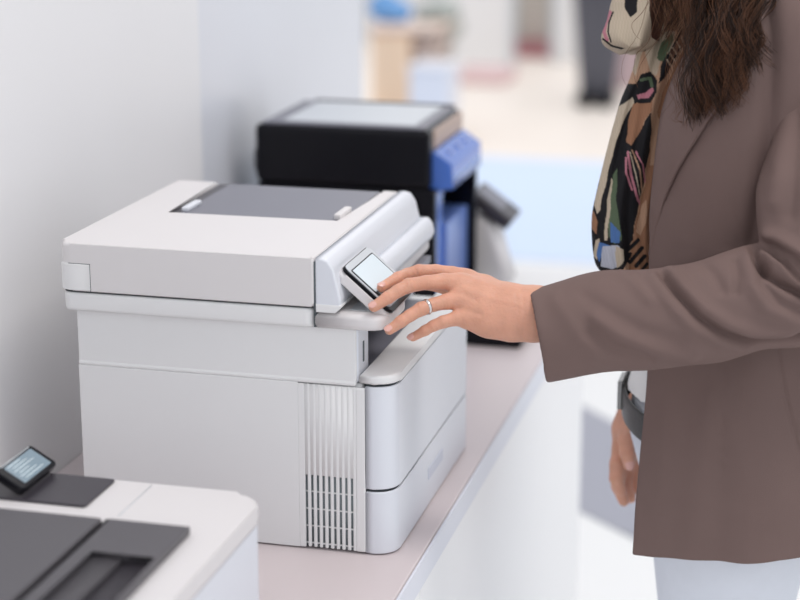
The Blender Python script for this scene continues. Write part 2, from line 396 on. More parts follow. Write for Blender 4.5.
# ================================================================== NEAR WHITE PRINTER WITH DARK LID
NZ = .900
npn = thing('printer', 'white printer with dark grey lid and small tilted display, blurred at the front left corner', 'printer', (-.24, -.45, CT))
obj('body', prism(rrect(-.46, -.048, -.80, -.232, (.03, .02, .02, .02), 6), .746, .880, .004, 2), WHC, npn)
obj('top_cover', prism(rrect(-.462, -.046, -.802, -.230, (.034, .02, .02, .02), 7), .8785, NZ, .008, 4), WHW, npn)
obj('cover_seam', rbox(-.1755, -.1742, -.326, -.236, NZ, NZ+.0003, 0), SILP, npn)
dk = obj('control_deck', prism(rrect(-.44, -.217, -.315, -.234, .004, 3), NZ, NZ+.003, .001), DGREY2, npn)
TM = Matrix.Translation((-.292, -.312, NZ+.004)) @ Matrix.Rotation(math.radians(30), 4, 'Y')
ds = obj('display', prism(rrect(-.038, 0, .0, .085, .006, 4), 0, .010, .002, 2, TM), BLACK, npn)
obj('display_screen', prism(rrect(-.033, -.005, .012, .076, .002, 2), .0098, .0108, 0, 1, TM), mat('display_glass', (.20, .27, .32), .2, emit=.15), ds)
for k in range(6):
    obj('display_text_line', prism(rrect(-.031+.0042*k, -.0298+.0042*k, .018+.004*(k % 2), .045+.009*(k % 3), 0, 2), .0107, .0111, 0, 1, TM), mat('display_print', (.6, .7, .74), .4, emit=.15), ds)
obj('display_keys', prism(rrect(-.0365, -.0350, .01, .078, 0, 2), .0098, .0106, 0, 1, TM), SILP, ds)
lc = on(190, 526, 2, .910); gxx = on(101.5, 524, 2, .908)[0]; ra0 = on(91, 552, 2, .908); rb0 = on(122, 556, 2, .908); rc0 = on(157, 560, 2, .908)
obj('scanner_lid', prism(rrect(-.45, gxx-.004, -.78, lc[1], .004, 3), NZ, NZ+.010, .003, 2), DGREY, npn)
obj('feeder_cover', prism([(gxx+.004, lc[1]), (gxx+.004, -.78), (ra0[0], -.78), (ra0[0], ra0[1]), (rc0[0], ra0[1]), (rc0[0], -.78), (lc[0], -.78), (lc[0], lc[1])][::-1], NZ, NZ+.010, .002, 2), DGREY, npn)
obj('lid_groove', rbox(gxx-.005, gxx+.005, -.78, -.345, NZ, NZ+.004, 0), BLACKM, npn)
obj('paper_ramp', rbox(ra0[0], rb0[0], -.78, ra0[1], NZ, NZ+.005, 0), DGREY, npn)
obj('feeder_recess', rbox(rb0[0], rc0[0], -.78, ra0[1], NZ, NZ+.002, 0), DGREY2, npn)
for x in (-.43, -.09):
    for y in (-.77, -.26): obj('foot', rbox(x-.012, x+.012, y-.012, y+.012, CT, .747, .002), DGREY, npn)
tabv = [(-.150, -.219), (-.106, -.222), (-.128, -.2205)]
# ================================================================== BLACK PRINTER
bp = thing('printer', 'glossy black multifunction printer with blue carpet reflections painted on its front, behind the large white printer', 'printer', (-.2, .75, CT))
bx0, bx1, by0, by1, bz = -.437, -.137, .885, 1.130, 1.098
obj('scanner_housing', rbox(bx0, bx1, by0, by1, 1.000, bz, .010, 3), BLACK, bp)
obj('scanner_lid', rbox(bx0+.012, bx1-.010, by0+.008, by1-.004, bz-.002, bz+.004, .003), GREY, bp)
obj('lid_frame', rbox(bx0+.035, bx1-.012, by1-.010, by1-.003, bz+.003, bz+.007, .001), DGREY, bp)
obj('lid_inlay', rbox(bx0+.045, bx1-.030, by0+.022, by1-.02, bz+.003, bz+.0055, .001), SILP, bp)
obj('edge_bevel', rbox(bx1-.012, bx1+.002, by0+.030, by1-.003, 1.062, bz-.004, .003), TAN, bp)
obj('control_strip', sideprism([(bx1-.004, 1.060), (bx1+.004, 1.060), (-.104, 1.040), (-.102, 1.000), (bx1-.004, .992)], by0+.022, by1+.002, .002), BLUEG, bp)
for yy in (.95, 1.01, 1.07): obj('button', rbox(-.125, -.116, yy, yy+.025, 1.045, 1.0545, .002), BLUEL, bp)
obj('lower_housing', rbox(bx0, -.175, by0+.003, by1-.003, .775, 1.000, .008, 2), BLACKM, bp)
obj('post', rbox(-.180, -.128, by0+.003, by0+.020, .775, 1.000, .003), BLACK, bp)
obj('post', rbox(-.180, -.108, by1-.016, by1-.001, .775, .996, .003), BLACK, bp)
obj('front_panel', rbox(-.176, -.130, by0+.020, by0+.070, .775, .990, .003), BLUEG, bp)
obj('paper_door', rbox(-.176, -.122, by0+.070, by1-.016, .775, .930, .003), BLUEL, bp)
obj('base', rbox(bx0+.004, .019, by0, by1, CT, .776, .006, 2), BLACKM, bp)
obj('cassette', rbox(-.10, .0205, by0+.03, by1-.02, .748, .771, .003), BLACK, bp)
obj('side_cable_bump', rbox(bx0-.012, bx0+.002, by0+.03, by0+.12, 1.01, 1.05, .005), BLACK, bp)
# low white stand with a tilted dark display at the counter end
st = thing('display_stand', 'small dark tilted display on a white stand at the far end of the counter', 'stand', (-.05, 1.21, CT))
obj('base_plate', prism(rrect(-.20, .060, 1.140, 1.283, .01, 5), CT, .777, .006, 3), WH, st)
obj('stem', sideprism([(-.14, .776), (-.055, .776), (-.088, .885), (-.11, .900), (-.14, .900)], 1.165, 1.245, .012, 3), WHW, st)
DM = Matrix.Translation((-.128, 1.16, .936)) @ Matrix.Rotation(math.radians(36), 4, 'Y')
hd = obj('display_head', prism(rrect(0, .088, 0, .09, .008, 4), -.012, .012, .004, 3, DM), DGREY2, st)
obj('display_glass', prism(rrect(.008, .060, .010, .080, .003, 3), .0115, .0128, 0, 1, DM), GREY, hd)
# ================================================================== HANDS
def hand(fingers, palm, webs, h, kf=.0018, kp=.007, kw=.006):
    lo, hi = bounds(fingers+palm, .024)
    def fn(P):
        p = chain_sdf(P, palm, .014)
        f = None
        for c in fingers:
            e = chain_sdf(P, [c], .0022); f = e if f is None else smin(f, e, kf)
        return smin(p, f, kp)
    V, Q = surf(fn, lo, hi, h); V = smoothv(V, Q, 2); return V, Q
def F(pts): return [(at(a, b2, d), r) for a, b2, d, r in pts]
def plane_hit(px, py, off):
    r = fw + rt*(px-400)/FPX + up*(300-py)/FPX; o = PO+pn*off
    return CAM + r*(((o-CAM)@pn)/(r@pn))
t_idx = plane_hit(381.5, 287.5, .0085)
t_idx2 = at(398, 278, proj(t_idx)[2]*.55+2.140*.45)
idx = [(at(468, 279, 2.150), .0115), (at(452, 274.5, 2.146), .0098), (at(436, 271.5, 2.142), .0084), (at(419, 271.5, 2.136), .0084), (at(407, 274.5, 2.134), .0074), (t_idx2, .0073), (t_idx, .0058)]
mid = F([(462, 284, 2.128, .0125), (444, 281.5, 2.120, .0098), (426, 282.5, 2.112, .0084), (409, 285.5, 2.098, .0086), (398, 291, 2.092, .0076), (388, 297.5, 2.087, .0075), (374, 306.8, 2.084, .0062)])
rng_f = F([(464, 298, 2.116, .0120), (447, 301.5, 2.110, .0092), (434, 304.5, 2.104, .0080), (421, 309, 2.095, .0082), (410, 315.5, 2.090, .0073), (401, 321.5, 2.086, .0071), (389.5, 330, 2.083, .0058)])
pnk = F([(470, 317, 2.112, .0115), (456, 318.5, 2.106, .0084), (443, 322, 2.102, .0074), (434, 325.5, 2.102, .0066), (425, 330.5, 2.104, .0062), (413, 337.3, 2.110, .0050)])
thb = F([(515, 318, 2.150, .015), (485, 304, 2.162, .0135), (458, 291, 2.172, .0110), (438, 284, 2.176, .0095), (422, 283, 2.172, .0080)])
palm = [F([(560, 309, 2.118, .024), (534, 306, 2.118, .0215), (508, 299, 2.126, .0165), (484, 288, 2.140, .0130), (464, 279.5, 2.148, .0112)]),
        F([(534, 312, 2.112, .0200), (508, 305, 2.116, .0165), (484, 296, 2.122, .0140), (459, 285, 2.126, .0120)]),
        F([(534, 318, 2.112, .0200), (508, 314, 2.112, .0165), (484, 309, 2.114, .0145), (462, 300, 2.115, .0125)]),
        F([(560, 318, 2.114, .024), (534, 321, 2.114, .0210), (510, 323, 2.114, .0185), (488, 321, 2.114, .0165), (468, 318, 2.112, .0125)])]
lh = hand([idx, mid, rng_f, pnk, thb], palm, None, .00125)
def crease(VQ, lines):
    V, Q = VQ; N = vnormals(V, Q); px, py, z = proj(V); fac = np.clip(-(N@fw)*2, 0, 1)
    for poly, wd, amp in lines:
        V = V+N*(fac*amp*np.exp(-(polydist(px, py, poly)/wd)**2))[:, None]
    return V, Q
lh = crease(lh, [([(404, 279), (408, 289)], 1.3, -.0006), ([(408.5, 278), (412, 290)], 1.3, -.0006),
    ([(386, 292), (391, 301)], 1.2, -.0005), ([(417, 304), (420, 314)], 1.2, -.0005), ([(421, 302.5), (424, 312.5)], 1.2, -.0005),
    ([(399, 316), (404, 326)], 1.2, -.0004), ([(432, 320), (436, 330)], 1.1, -.0004), ([(414, 266), (418, 276)], 1.2, -.0005),
    ([(462, 276), (490, 284), (520, 296)], 3.0, .0006), ([(462, 287), (490, 298), (522, 306)], 2.6, .0006), ([(455, 293), (462, 293), (475, 300)], 3.0, -.0010),
    ([(459, 309), (470, 311), (480, 314)], 3.0, -.0010), ([(522, 290), (524, 310), (522, 338)], 1.5, -.0005), ([(516, 292), (518, 312), (515, 338)], 1.3, -.0003)])
# right hand hanging on the far side, relaxed and slightly curled
dR = 2.47
def FR(pts): return [(at(a, b2, dR+d), r) for a, b2, d, r in pts]
rf = [FR([(622, 448, -.02, .0125), (617, 464, -.03, .0105), (616, 478, -.03, .0095), (621, 491, -.02, .0080)]),
      FR([(624, 452, 0, .0125), (619, 470, -.005, .0105), (618, 486, -.005, .0095), (624, 501, 0, .0078)]),
      FR([(629, 453, .02, .0125), (626, 470, .02, .0100), (626, 485, .018, .0090), (631, 498, .02, .0075)]),
      FR([(635, 452, .036, .0120), (634, 468, .036, .0090), (635, 480, .036, .0080), (638, 490, .034, .0070)]),
      FR([(630, 425, -.02, .0150), (627, 440, -.045, .0120), (627, 453, -.052, .0100), (629, 464, -.05, .0082)])]
rp = [FR([(640, 395, -.01, .022), (636, 410, -.01, .021), (626, 428, -.015, .0165), (622, 449, -.015, .0135)]),
      FR([(640, 395, .01, .022), (638, 412, .01, .021), (632, 430, .012, .0180), (628, 452, .01, .0140)]),
      FR([(638, 412, .015, .020), (637, 432, .028, .0160), (635, 452, .034, .0125)])]
rh = hand(rf, rp, None, .0025)
# ================================================================== WOMAN
cx, cy = .43, .34
wom = thing('person', 'woman in taupe blazer and patterned scarf reaching for the white printer\'s touch panel', 'person', (cx, cy, 0))
elbowL = at(815, 297, 2.085); shL = at(838, -18, 2.17); wrL = at(548, 314, 2.116)
shR = np.array([.46, .52, 1.375]); elR = np.array([.43, .575, 1.08]); wrR = at(638, 398, dR)
hc = np.array([.385, .34, 1.565])
def body(P):
    d = ell(P, hc+(0, 0, .02), (.095, .075, .105)); d = smin(d, ell(P, hc+(-.025, 0, -.045), (.068, .055, .065)), .03)
    d = smin(d, cone(P, hc+(-.088, 0, .012), hc+(-.108, 0, -.022), .008, .013), .012)        # nose
    d = smin(d, cone(P, hc+(-.088, -.018, -.055), hc+(-.088, .018, -.055), .008, .008), .008)  # lips
    d = smin(d, ell(P, hc+(-.080, 0, -.092), (.022, .022, .016)), .02)                         # chin
    for s in (-1, 1):
        d = np.maximum(d, -ell(P, hc+(-.094, s*.031, .004), (.016, .020, .012)))                # eye sockets
        d = smin(d, ell(P, hc+(-.080, s*.031, .004), (.013, .013, .012)), .003)                 # eyeballs / lids
        d = smin(d, ell(P, hc+(.012, s*.076, -.005), (.018, .008, .030)), .006)                 # ears
    d = smin(d, cone(P, hc+(.02, 0, -.05), (.44, .34, 1.40), .052, .058), .03)
    d = smin(d, cone(P, (.45, .25, 1.345), (.45, .43, 1.345), .07, .07), .06)
    d = smin(d, cone(P, (.43, .34, 1.28), (.435, .34, 1.02), .105, .095), .05)
    d = smin(d, cone(P, (.435, .34, 1.02), (.44, .34, .90), .095, .115), .05)
    for c in (((shL, .045), (elbowL, .038), (wrL, .024)), ((shR, .045), (elR, .037), (wrR, .022))):
        for (a, ra), (b2, rb) in zip(c[:-1], c[1:]): d = smin(d, cone(P, a, b2, ra, rb), .02)
    for y in (.265, .415):
        d = smin(d, cone(P, (.425, y, .86), (.41, y, .48), .078, .05), .03)
        d = smin(d, cone(P, (.41, y, .48), (.43, y, .10), .045, .032), .02)
        d = smin(d, cone(P, (.43, y, .06), (.33, y, .03), .03, .022), .02)
    return d
bodym = surf(body, (.10, -.03, 0), (.72, .68, 1.70), .008)
bodym = (smoothv(*bodym, 1), bodym[1])
obj('body', qmesh(bodym, lh, rh), SKIN, wom)
# finger nails: thin curved plates seated on the dorsal side of the tips
def nail(tip, prev, r, ln, wd, dors):
    t = np.asarray(tip)-np.asarray(prev); t /= np.linalg.norm(t); dn = dors-t*(dors@t); dn /= np.linalg.norm(dn); s = np.cross(t, dn)
    G = []
    for i in range(9):
        u = i/8; row = []
        for j in range(9):
            v = -1+2*j/8; wloc_ = wd*math.sqrt(max(0, 1-(abs(2*u-1))**3.2))
            ang = v*wloc_/r
            row.append(tip+t*((u-.55)*ln+ .0012)+ (dn*math.cos(ang)+s*math.sin(ang))*(r*1.05+.0004-.0007*(2*u-1)**2))
        G.append(row)
    me = grid_mesh(np.array(G)); bm_ = bmesh.new(); bm_.from_mesh(me); bmesh.ops.solidify(bm_, geom=bm_.faces[:], thickness=.0005); bpy.data.meshes.remove(me); return bm_
dv = -fw*.8+up*.62-rt*.25
for c, dd in ((idx, dv), (mid, dv), (rng_f, dv), (pnk, dv)):
    obj('fingernail', nail(c[-1][0], c[-2][0], c[-1][1], .0105, .0048, dd), NAIL, wom)
obj('fingernail', nail(thb[-1][0], thb[-2][0], thb[-1][1], .011, .005, -dv), NAIL, wom)
obj('fingernail', nail(rf[4][-1][0], rf[4][-2][0], rf[4][-1][1], .014, .006, -fw), NAIL, wom)
# ring on the ring finger
ra = at(434, 304.5, 2.104); rb_ = at(421, 309, 2.095); rc = ra*.45+rb_*.55; tdir = (rb_-ra)/np.linalg.norm(rb_-ra)
uu = np.cross(tdir, (0, 0, 1.)); uu /= np.linalg.norm(uu); vv = np.cross(tdir, uu)
G = []
for i in range(40):
    a = 2*math.pi*i/40; e = uu*math.cos(a)+vv*math.sin(a)
    G.append([rc+e*rr+tdir*tt for rr, tt in ((.0080, -.0019), (.0093, -.0016), (.0096, 0), (.0093, .0016), (.0080, .0019))])
G.append(G[0]); obj('finger_ring', grid_mesh(np.array(G)), SILVER, wom)
# trousers
def trou(P):
    d = cone(P, (.41, .34, .93), (.41, .34, .87), .125, .132); d = smin(d, cone(P, (.435, .285, .82), (.435, .395, .82), .112, .112), .04)
    d = smin(d, ell(P, (.375, .34, .82), (.100, .12, .07)), .04)
    for y in (.272, .412):
        d = smin(d, cone(P, (.412, y, .78), (.407, y, .48), .113, .070), .03); d = smin(d, cone(P, (.405, y, .48), (.43, y, .09), .062, .05), .02)
    return np.maximum(d, P[..., 2]-.872)
tv = surf(trou, (.22, .12, .02), (.62, .56, .94), .007); obj('trousers', qmesh((smoothv(*tv, 2), tv[1])), JEANS, wom)
for y in (.262, .418):
    obj('shoe', prism([(.30+.5*.0, y-.02), (.285, y), (.30, y+.028), (.36, y+.04), (.45, y+.034), (.485, y), (.45, y-.034), (.36, y-.04)][::-1], 0, .055, .015, 3), SHOE, wom)
# shirt
def shirt(P):
    d = cone(P, (.425, .34, 1.33), (.43, .34, 1.24), .09, .100); d = smin(d, cone(P, (.44, .34, 1.22), (.42, .34, 1.02), .100, .108), .05)
    d = smin(d, cone(P, (.42, .34, 1.02), (.402, .34, .86), .112, .139), .05); 
    return np.maximum(d, .862-P[..., 2])
sv = surf(shirt, (.2, .16, .87), (.6, .52, 1.46), .007); obj('shirt', qmesh((smoothv(*sv, 2), sv[1])), SHIRT, wom)
# belt: loft round the hips, a little lower at the near side
G = []
for i in range(65):
    a = 2*math.pi*i/64; ca, sa = math.cos(a), math.sin(a)
    c0 = np.array([.410-.148*ca, .34-.148*sa, .862-.026*sa]); o_ = np.array([-ca, -sa, 0])
    G.append([c0+o_*.0+np.array([0, 0, -.018]), c0+o_*.004+np.array([0, 0, -.017]), c0+o_*.004+np.array([0, 0, .017]), c0+np.array([0, 0, .018])])
blt = obj('belt', grid_mesh(np.array(G)), BELT, wom)
bk = np.array([.260, .335, .856])
obj('belt_buckle', rbox(bk[0]-.006, bk[0]+.001, bk[1]-.022, bk[1]+.022, bk[2]-.014, bk[2]+.026, .002), mat('dark_buckle_metal', (.25, .25, .25), .3, metal=.8), blt)
for a in (1.45, 5.5):
    ca, sa = math.cos(a), math.sin(a)
    p = [np.array([.41-.155*ca, .34-.155*sa, .856+z]) for z in (-.03, -.01, .01, .026)]
    obj('belt_loop', tube(p, .004, 6), JEANS, blt)
# ---- jacket body: open loft round the torso
rows = [  # py, edge px, edge depth, near half width, back
    (-40, 742, 2.24, .150, .12), (0, 716, 2.235, .168, .125), (45, 691, 2.23, .172, .13), (85, 672, 2.23, .172, .13), (130, 661, 2.23, .170, .13), (190, 654, 2.235, .165, .125), (250, 651, 2.235, .158, .12),
    (310, 650, 2.235, .160, .122), (370, 648.5, 2.235, .172, .13), (410, 645.5, 2.235, .184, .14), (450, 641, 2.23, .194, .148), (500, 636, 2.225, .202, .155), (535, 633, 2.22, .206, .158), (559, 631, 2.22, .208, .16)]
NJ = 150; J = []
RR = catmull(np.array(rows), 9)
for q, (py, ex, ed, bw, ab) in enumerate(RR):
    E_ = at(ex, py, ed); z = E_[2]
    sn = min(.97, (cy-E_[1])/bw); ph0 = math.asin(sn); af = (cx-E_[0])/math.cos(ph0)
    row = []
    for k in range(NJ):
        t = k/(NJ-1); ph = ph0+(2*math.pi-ph0-math.radians(42)-ph0)*t
        c_, s_ = math.cos(ph), math.sin(ph)
        e = 2/2.3; sg = lambda v: math.copysign(abs(v)**e, v)
        # blend to the exact ellipse near the opening so that the edge lands where it should
        bl = min(1, t*8); cc = c_*(1-bl)+sg(c_)*bl; ss = s_*(1-bl)+sg(s_)*bl
        a = af if c_ > 0 else ab
        fold = .004*math.sin(ph*9+z*7)*bl*(1 if z < 1.1 else .4)
        zz = z+.013*min(1, t*6)*(q/len(RR))**3
        if z > 1.30:                                 # pull in to the shoulders
            f = (z-1.30)/.13; cc *= 1-.35*f*f; 
        # hem stays level in the world instead of in the picture
        row.append((cx-(a+fold)*cc, cy-(bw+fold)*ss, zz))
    J.append(row)
J = np.array(J)
Vj = J.reshape(-1, 3); px, py, _ = proj(Vj)
# soft dents and folds on the near panel
Nn = np.zeros_like(Vj); Nn[:, 0] = Vj[:, 0]-cx; Nn[:, 1] = Vj[:, 1]-cy; Nn /= np.linalg.norm(Nn, axis=1)[:, None]
near = (Vj[:, 1] < cy)
for poly, wd, amp in (([(723, 360), (722, 450), (720, 575)], 1.8, -.0028), ([(776, 345), (786, 400), (800, 455)], 1.8, -.0030), ([(800, 458), (775, 462)], 1.6, -.0022),
    ([(736, 150), (738, 215), (737, 262)], 1.8, -.0022), ([(690, 560), (700, 480), (712, 400)], 14, .004), ([(655, 560), (665, 470), (672, 380)], 12, .003),
    ([(745, 560), (742, 480), (742, 380)], 14, .003), ([(765, -30), (772, 60), (768, 150), (752, 240)], 9, -.010), ([(700, 130), (700, 250)], 16, .004)):
    Vj = Vj+Nn*(near*amp*np.exp(-(polydist(px, py, poly)/wd)**2))[:, None]
me = grid_mesh(Vj.reshape(J.shape)); jb = obj('jacket_body', me, JACK, wom)
sm = jb.modifiers.new('thickness', 'SOLIDIFY'); sm.thickness = .0035; sm.offset = -1
bvm = jb.modifiers.new('sub', 'SUBSURF'); bvm.levels = 1; bvm.render_levels = 1
def surf_pt(pxq, pyq, off=.0015):
    """point on the jacket's near side seen at a pixel, lifted by off"""
    px2, py2, zz = proj(Vj); d = (px2-pxq)**2+(py2-pyq)**2; d[Vj[:, 1] > cy] = 1e9; k = np.argsort(d)[:4]; wt = 1/(d[k]+.1); dep = (zz[k]*wt).sum()/wt.sum()
    return at(pxq, pyq, dep-off)
for poly in ([(723, 352), (723, 400), (722, 460), (721, 520), (720, 558)], [(776, 345), (781, 380), (789, 420), (800, 457)], [(735, 150), (738, 190), (739, 240)]):
    pts = catmull([surf_pt(a, b2, .0006) for a, b2 in poly], 6); obj('jacket_seam', tube(pts, .0007, 5), SEAM, wom)
# lapel: a folded cloth strip that widens upward
Lr = [(-30, 742, 790), (10, 712, 768), (45, 692, 748), (80, 674, 733), (110, 664, 716), (140, 659, 697), (170, 655.5, 679), (200, 652.5, 666), (230, 650.5, 657), (255, 649.5, 652)]
G = []
for row in catmull(np.array(Lr, float), 5):
    y_, xa, xb = row; r_ = []
    for k in range(15):
        t = k/14; lift = .0045+.0075*math.sin(math.pi*min(1, t*1.0))*min(1, (xb-xa)/25) + (.004 if t > .9 else 0)
        lift *= min(1, max(.15, (258-y_)/35)); px_ = xa+(xb-xa)*t
        if t > .97: lift = .010*min(1, (xb-xa)/20)*min(1, max(.15, (258-y_)/35))
        r_.append(surf_pt(px_, y_, lift))
    G.append(r_)
G = np.array(G)
for _ in range(3):                                  # relax the nearest-sample depth noise
    G[1:-1, 1:-1] = (G[:-2, 1:-1]+G[2:, 1:-1]+G[1:-1, :-2]+G[1:-1, 2:])/4
lp = obj('lapel', grid_mesh(G), JACK, wom); s_ = lp.modifiers.new('thickness', 'SOLIDIFY'); s_.thickness = .003; s_.offset = -1
# collar round the back of the neck
G = []
for i in range(33):
    a = math.radians(40+280*i/32); ca, sa = math.cos(a), math.sin(a)
    G.append([(cx+.02-.085*ca, cy-.085*sa, 1.415), (cx+.02-.075*ca, cy-.078*sa, 1.445), (cx+.02-.088*ca, cy-.09*sa, 1.450), (cx+.02-.108*ca, cy-.115*sa, 1.405)])
cl = obj('collar', grid_mesh(np.array(G)), JACK, wom); s_ = cl.modifiers.new('thickness', 'SOLIDIFY'); s_.thickness = .003
# shoulders yoke (closes the top of the jacket)
def yoke(P):
    d = cone(P, (.515, .24, 1.372), (.475, .30, 1.400), .05, .05); d = smin(d, cone(P, (.47, .48, 1.372), (.455, .38, 1.405), .055, .05), .04)
    d = smin(d, cone(P, (.49, .26, 1.33), (.49, .42, 1.33), .085, .085), .05); return np.maximum(d, 1.30-P[..., 2])
yv = surf(yoke, (.36, .1, 1.27), (.62, .58, 1.49), .007); obj('jacket_yoke', qmesh((smoothv(*yv, 2), yv[1])), JACK, wom)
# ---- sleeves
mpx = 2.1/FPX
SL = [(518, 339.5, 2.116, 45.0), (541, 336, 2.114, 46), (575, 327.5, 2.108, 48), (612, 320.5, 2.102, 49.5), (650, 319.5, 2.096, 49), (684, 316, 2.092, 48.5), (710, 311.5, 2.09, 49.5), (735, 303, 2.088, 50.5), (760, 297, 2.086, 51), (795, 291, 2.085, 54),
      (822, 272, 2.085, 60), (829, 235, 2.088, 66), (829, 200, 2.095, 71), (838, 150, 2.105, 66), (842, 90, 2.12, 64), (842, 30, 2.14, 67), (838, -14, 2.16, 66)]
SC = [(at(a, b2, d), r*mpx) for a, b2, d, r in catmull(np.array(SL, float), 2)]
cut_a = at(529, 289, 2.05); cut_b = at(546.5, 383, 2.05); cut_c = at(529, 289, 2.2)
cn = np.cross(cut_b-cut_a, cut_c-cut_a); cn /= np.linalg.norm(cn)
if (at(600, 330, 2.1)-cut_a)@cn > 0: cn = -cn     # cn points out of the cuff
sqx = fw-0
def sleeve(P):
    d = None
    for (a, r1), (b2, r2) in zip(SC[:-1], SC[1:]):
        e = cone(P, a, b2, r1, r2, (fw, .86)); d = e if d is None else smin(d, e, .006)
    inn = d+.0075
    pl = (P-cut_a)@cn
    d = np.maximum(d, pl)
    keep = np.maximum(inn, -(pl+.10))               # hollow for the first 10 cm
    return np.maximum(d, -keep)
lo, hi = bounds([SC], .10)
sl = surf(sleeve, lo, hi, .0026); V, Q = sl; V = smoothv(V, Q, 2); N = vnormals(V, Q); px, py, z = proj(V)
fac = np.clip(-(N@fw)*1.6, 0, 1)
if fac.mean() < .05: N = -N; fac = np.clip(-(N@fw)*1.6, 0, 1)
folds = [([(662, 273), (676, 292), (698, 316), (722, 333), (748, 342), (780, 343), (805, 337)], 3.6, -.0070),
    ([(668, 266), (684, 287), (706, 309), (730, 325), (756, 333), (790, 332)], 6.5, .0036), ([(652, 278), (668, 302), (692, 328), (720, 343), (745, 350)], 6, .0026),
    ([(752, 246), (757, 258), (766, 272), (782, 284), (805, 296)], 4.2, -.011), ([(757, 244), (770, 252), (784, 262), (800, 281)], 3.4, -.008),
    ([(762, 262), (767, 268)], 3.5, -.005), ([(760, 251), (776, 259), (790, 272), (806, 290)], 4.5, .0050),
    ([(755, 240), (775, 246), (795, 258), (810, 272)], 4.0, -.0040), ([(757, 232), (780, 238), (806, 255)], 7, .0055),
    ([(758, 262), (764, 285), (780, 303), (806, 315)], 5, -.0035), ([(748, 256), (752, 285), (766, 308), (800, 325)], 7, .0030),
    ([(596, 318), (620, 335), (655, 350), (690, 356)], 7, .0035), ([(590, 332), (612, 348), (650, 360)], 6, -.0028), ([(585, 296), (610, 312), (640, 330), (680, 342)], 8, -.0020),
    ([(700, 262), (712, 272), (722, 290)], 6, -.0025), ([(616, 268), (632, 280), (650, 300)], 6, .0022), ([(735, 262), (738, 275), (736, 292)], 4, -.0025),
    ([(757, 200), (762, 222), (770, 236)], 6, .004), ([(778, 20), (782, 120), (772, 200)], 9, .003), ([(795, 40), (797, 130), (790, 215)], 8, -.003),
    ([(556, 300), (575, 330), (596, 352)], 9, .0020)]
for poly, wd, amp in folds: V = V+N*(fac*amp*1.6*np.exp(-(polydist(px, py, poly)/wd)**2))[:, None]
V = V+N*(.0009*np.sin(V[:, 0]*61+V[:, 2]*37)*np.sin(V[:, 2]*71-V[:, 1]*40))[:, None]
V = smoothv(V, Q, 1)
obj('jacket_sleeve', qmesh((V, Q)), JACK, wom)
SR = catmull(np.array([[*shR, .062], [.455, .56, 1.22, .060], [*elR, .055], [.37, .54, .97, .050], [*(wrR*.85+elR*.15), .043]]), 4)
def sleeveR(P):
    d = None
    for a, b2 in zip(SR[:-1], SR[1:]):
        e = cone(P, a[:3], b2[:3], a[3], b2[3]); d = e if d is None else smin(d, e, .006)
    return np.maximum(d, (wrR[2]+.012)-P[..., 2])
s2 = surf(sleeveR, SR[:, :3].min(0)-.07, SR[:, :3].max(0)+.07, .006); obj('jacket_sleeve', qmesh((smoothv(*s2, 2), s2[1])), JACK, wom)
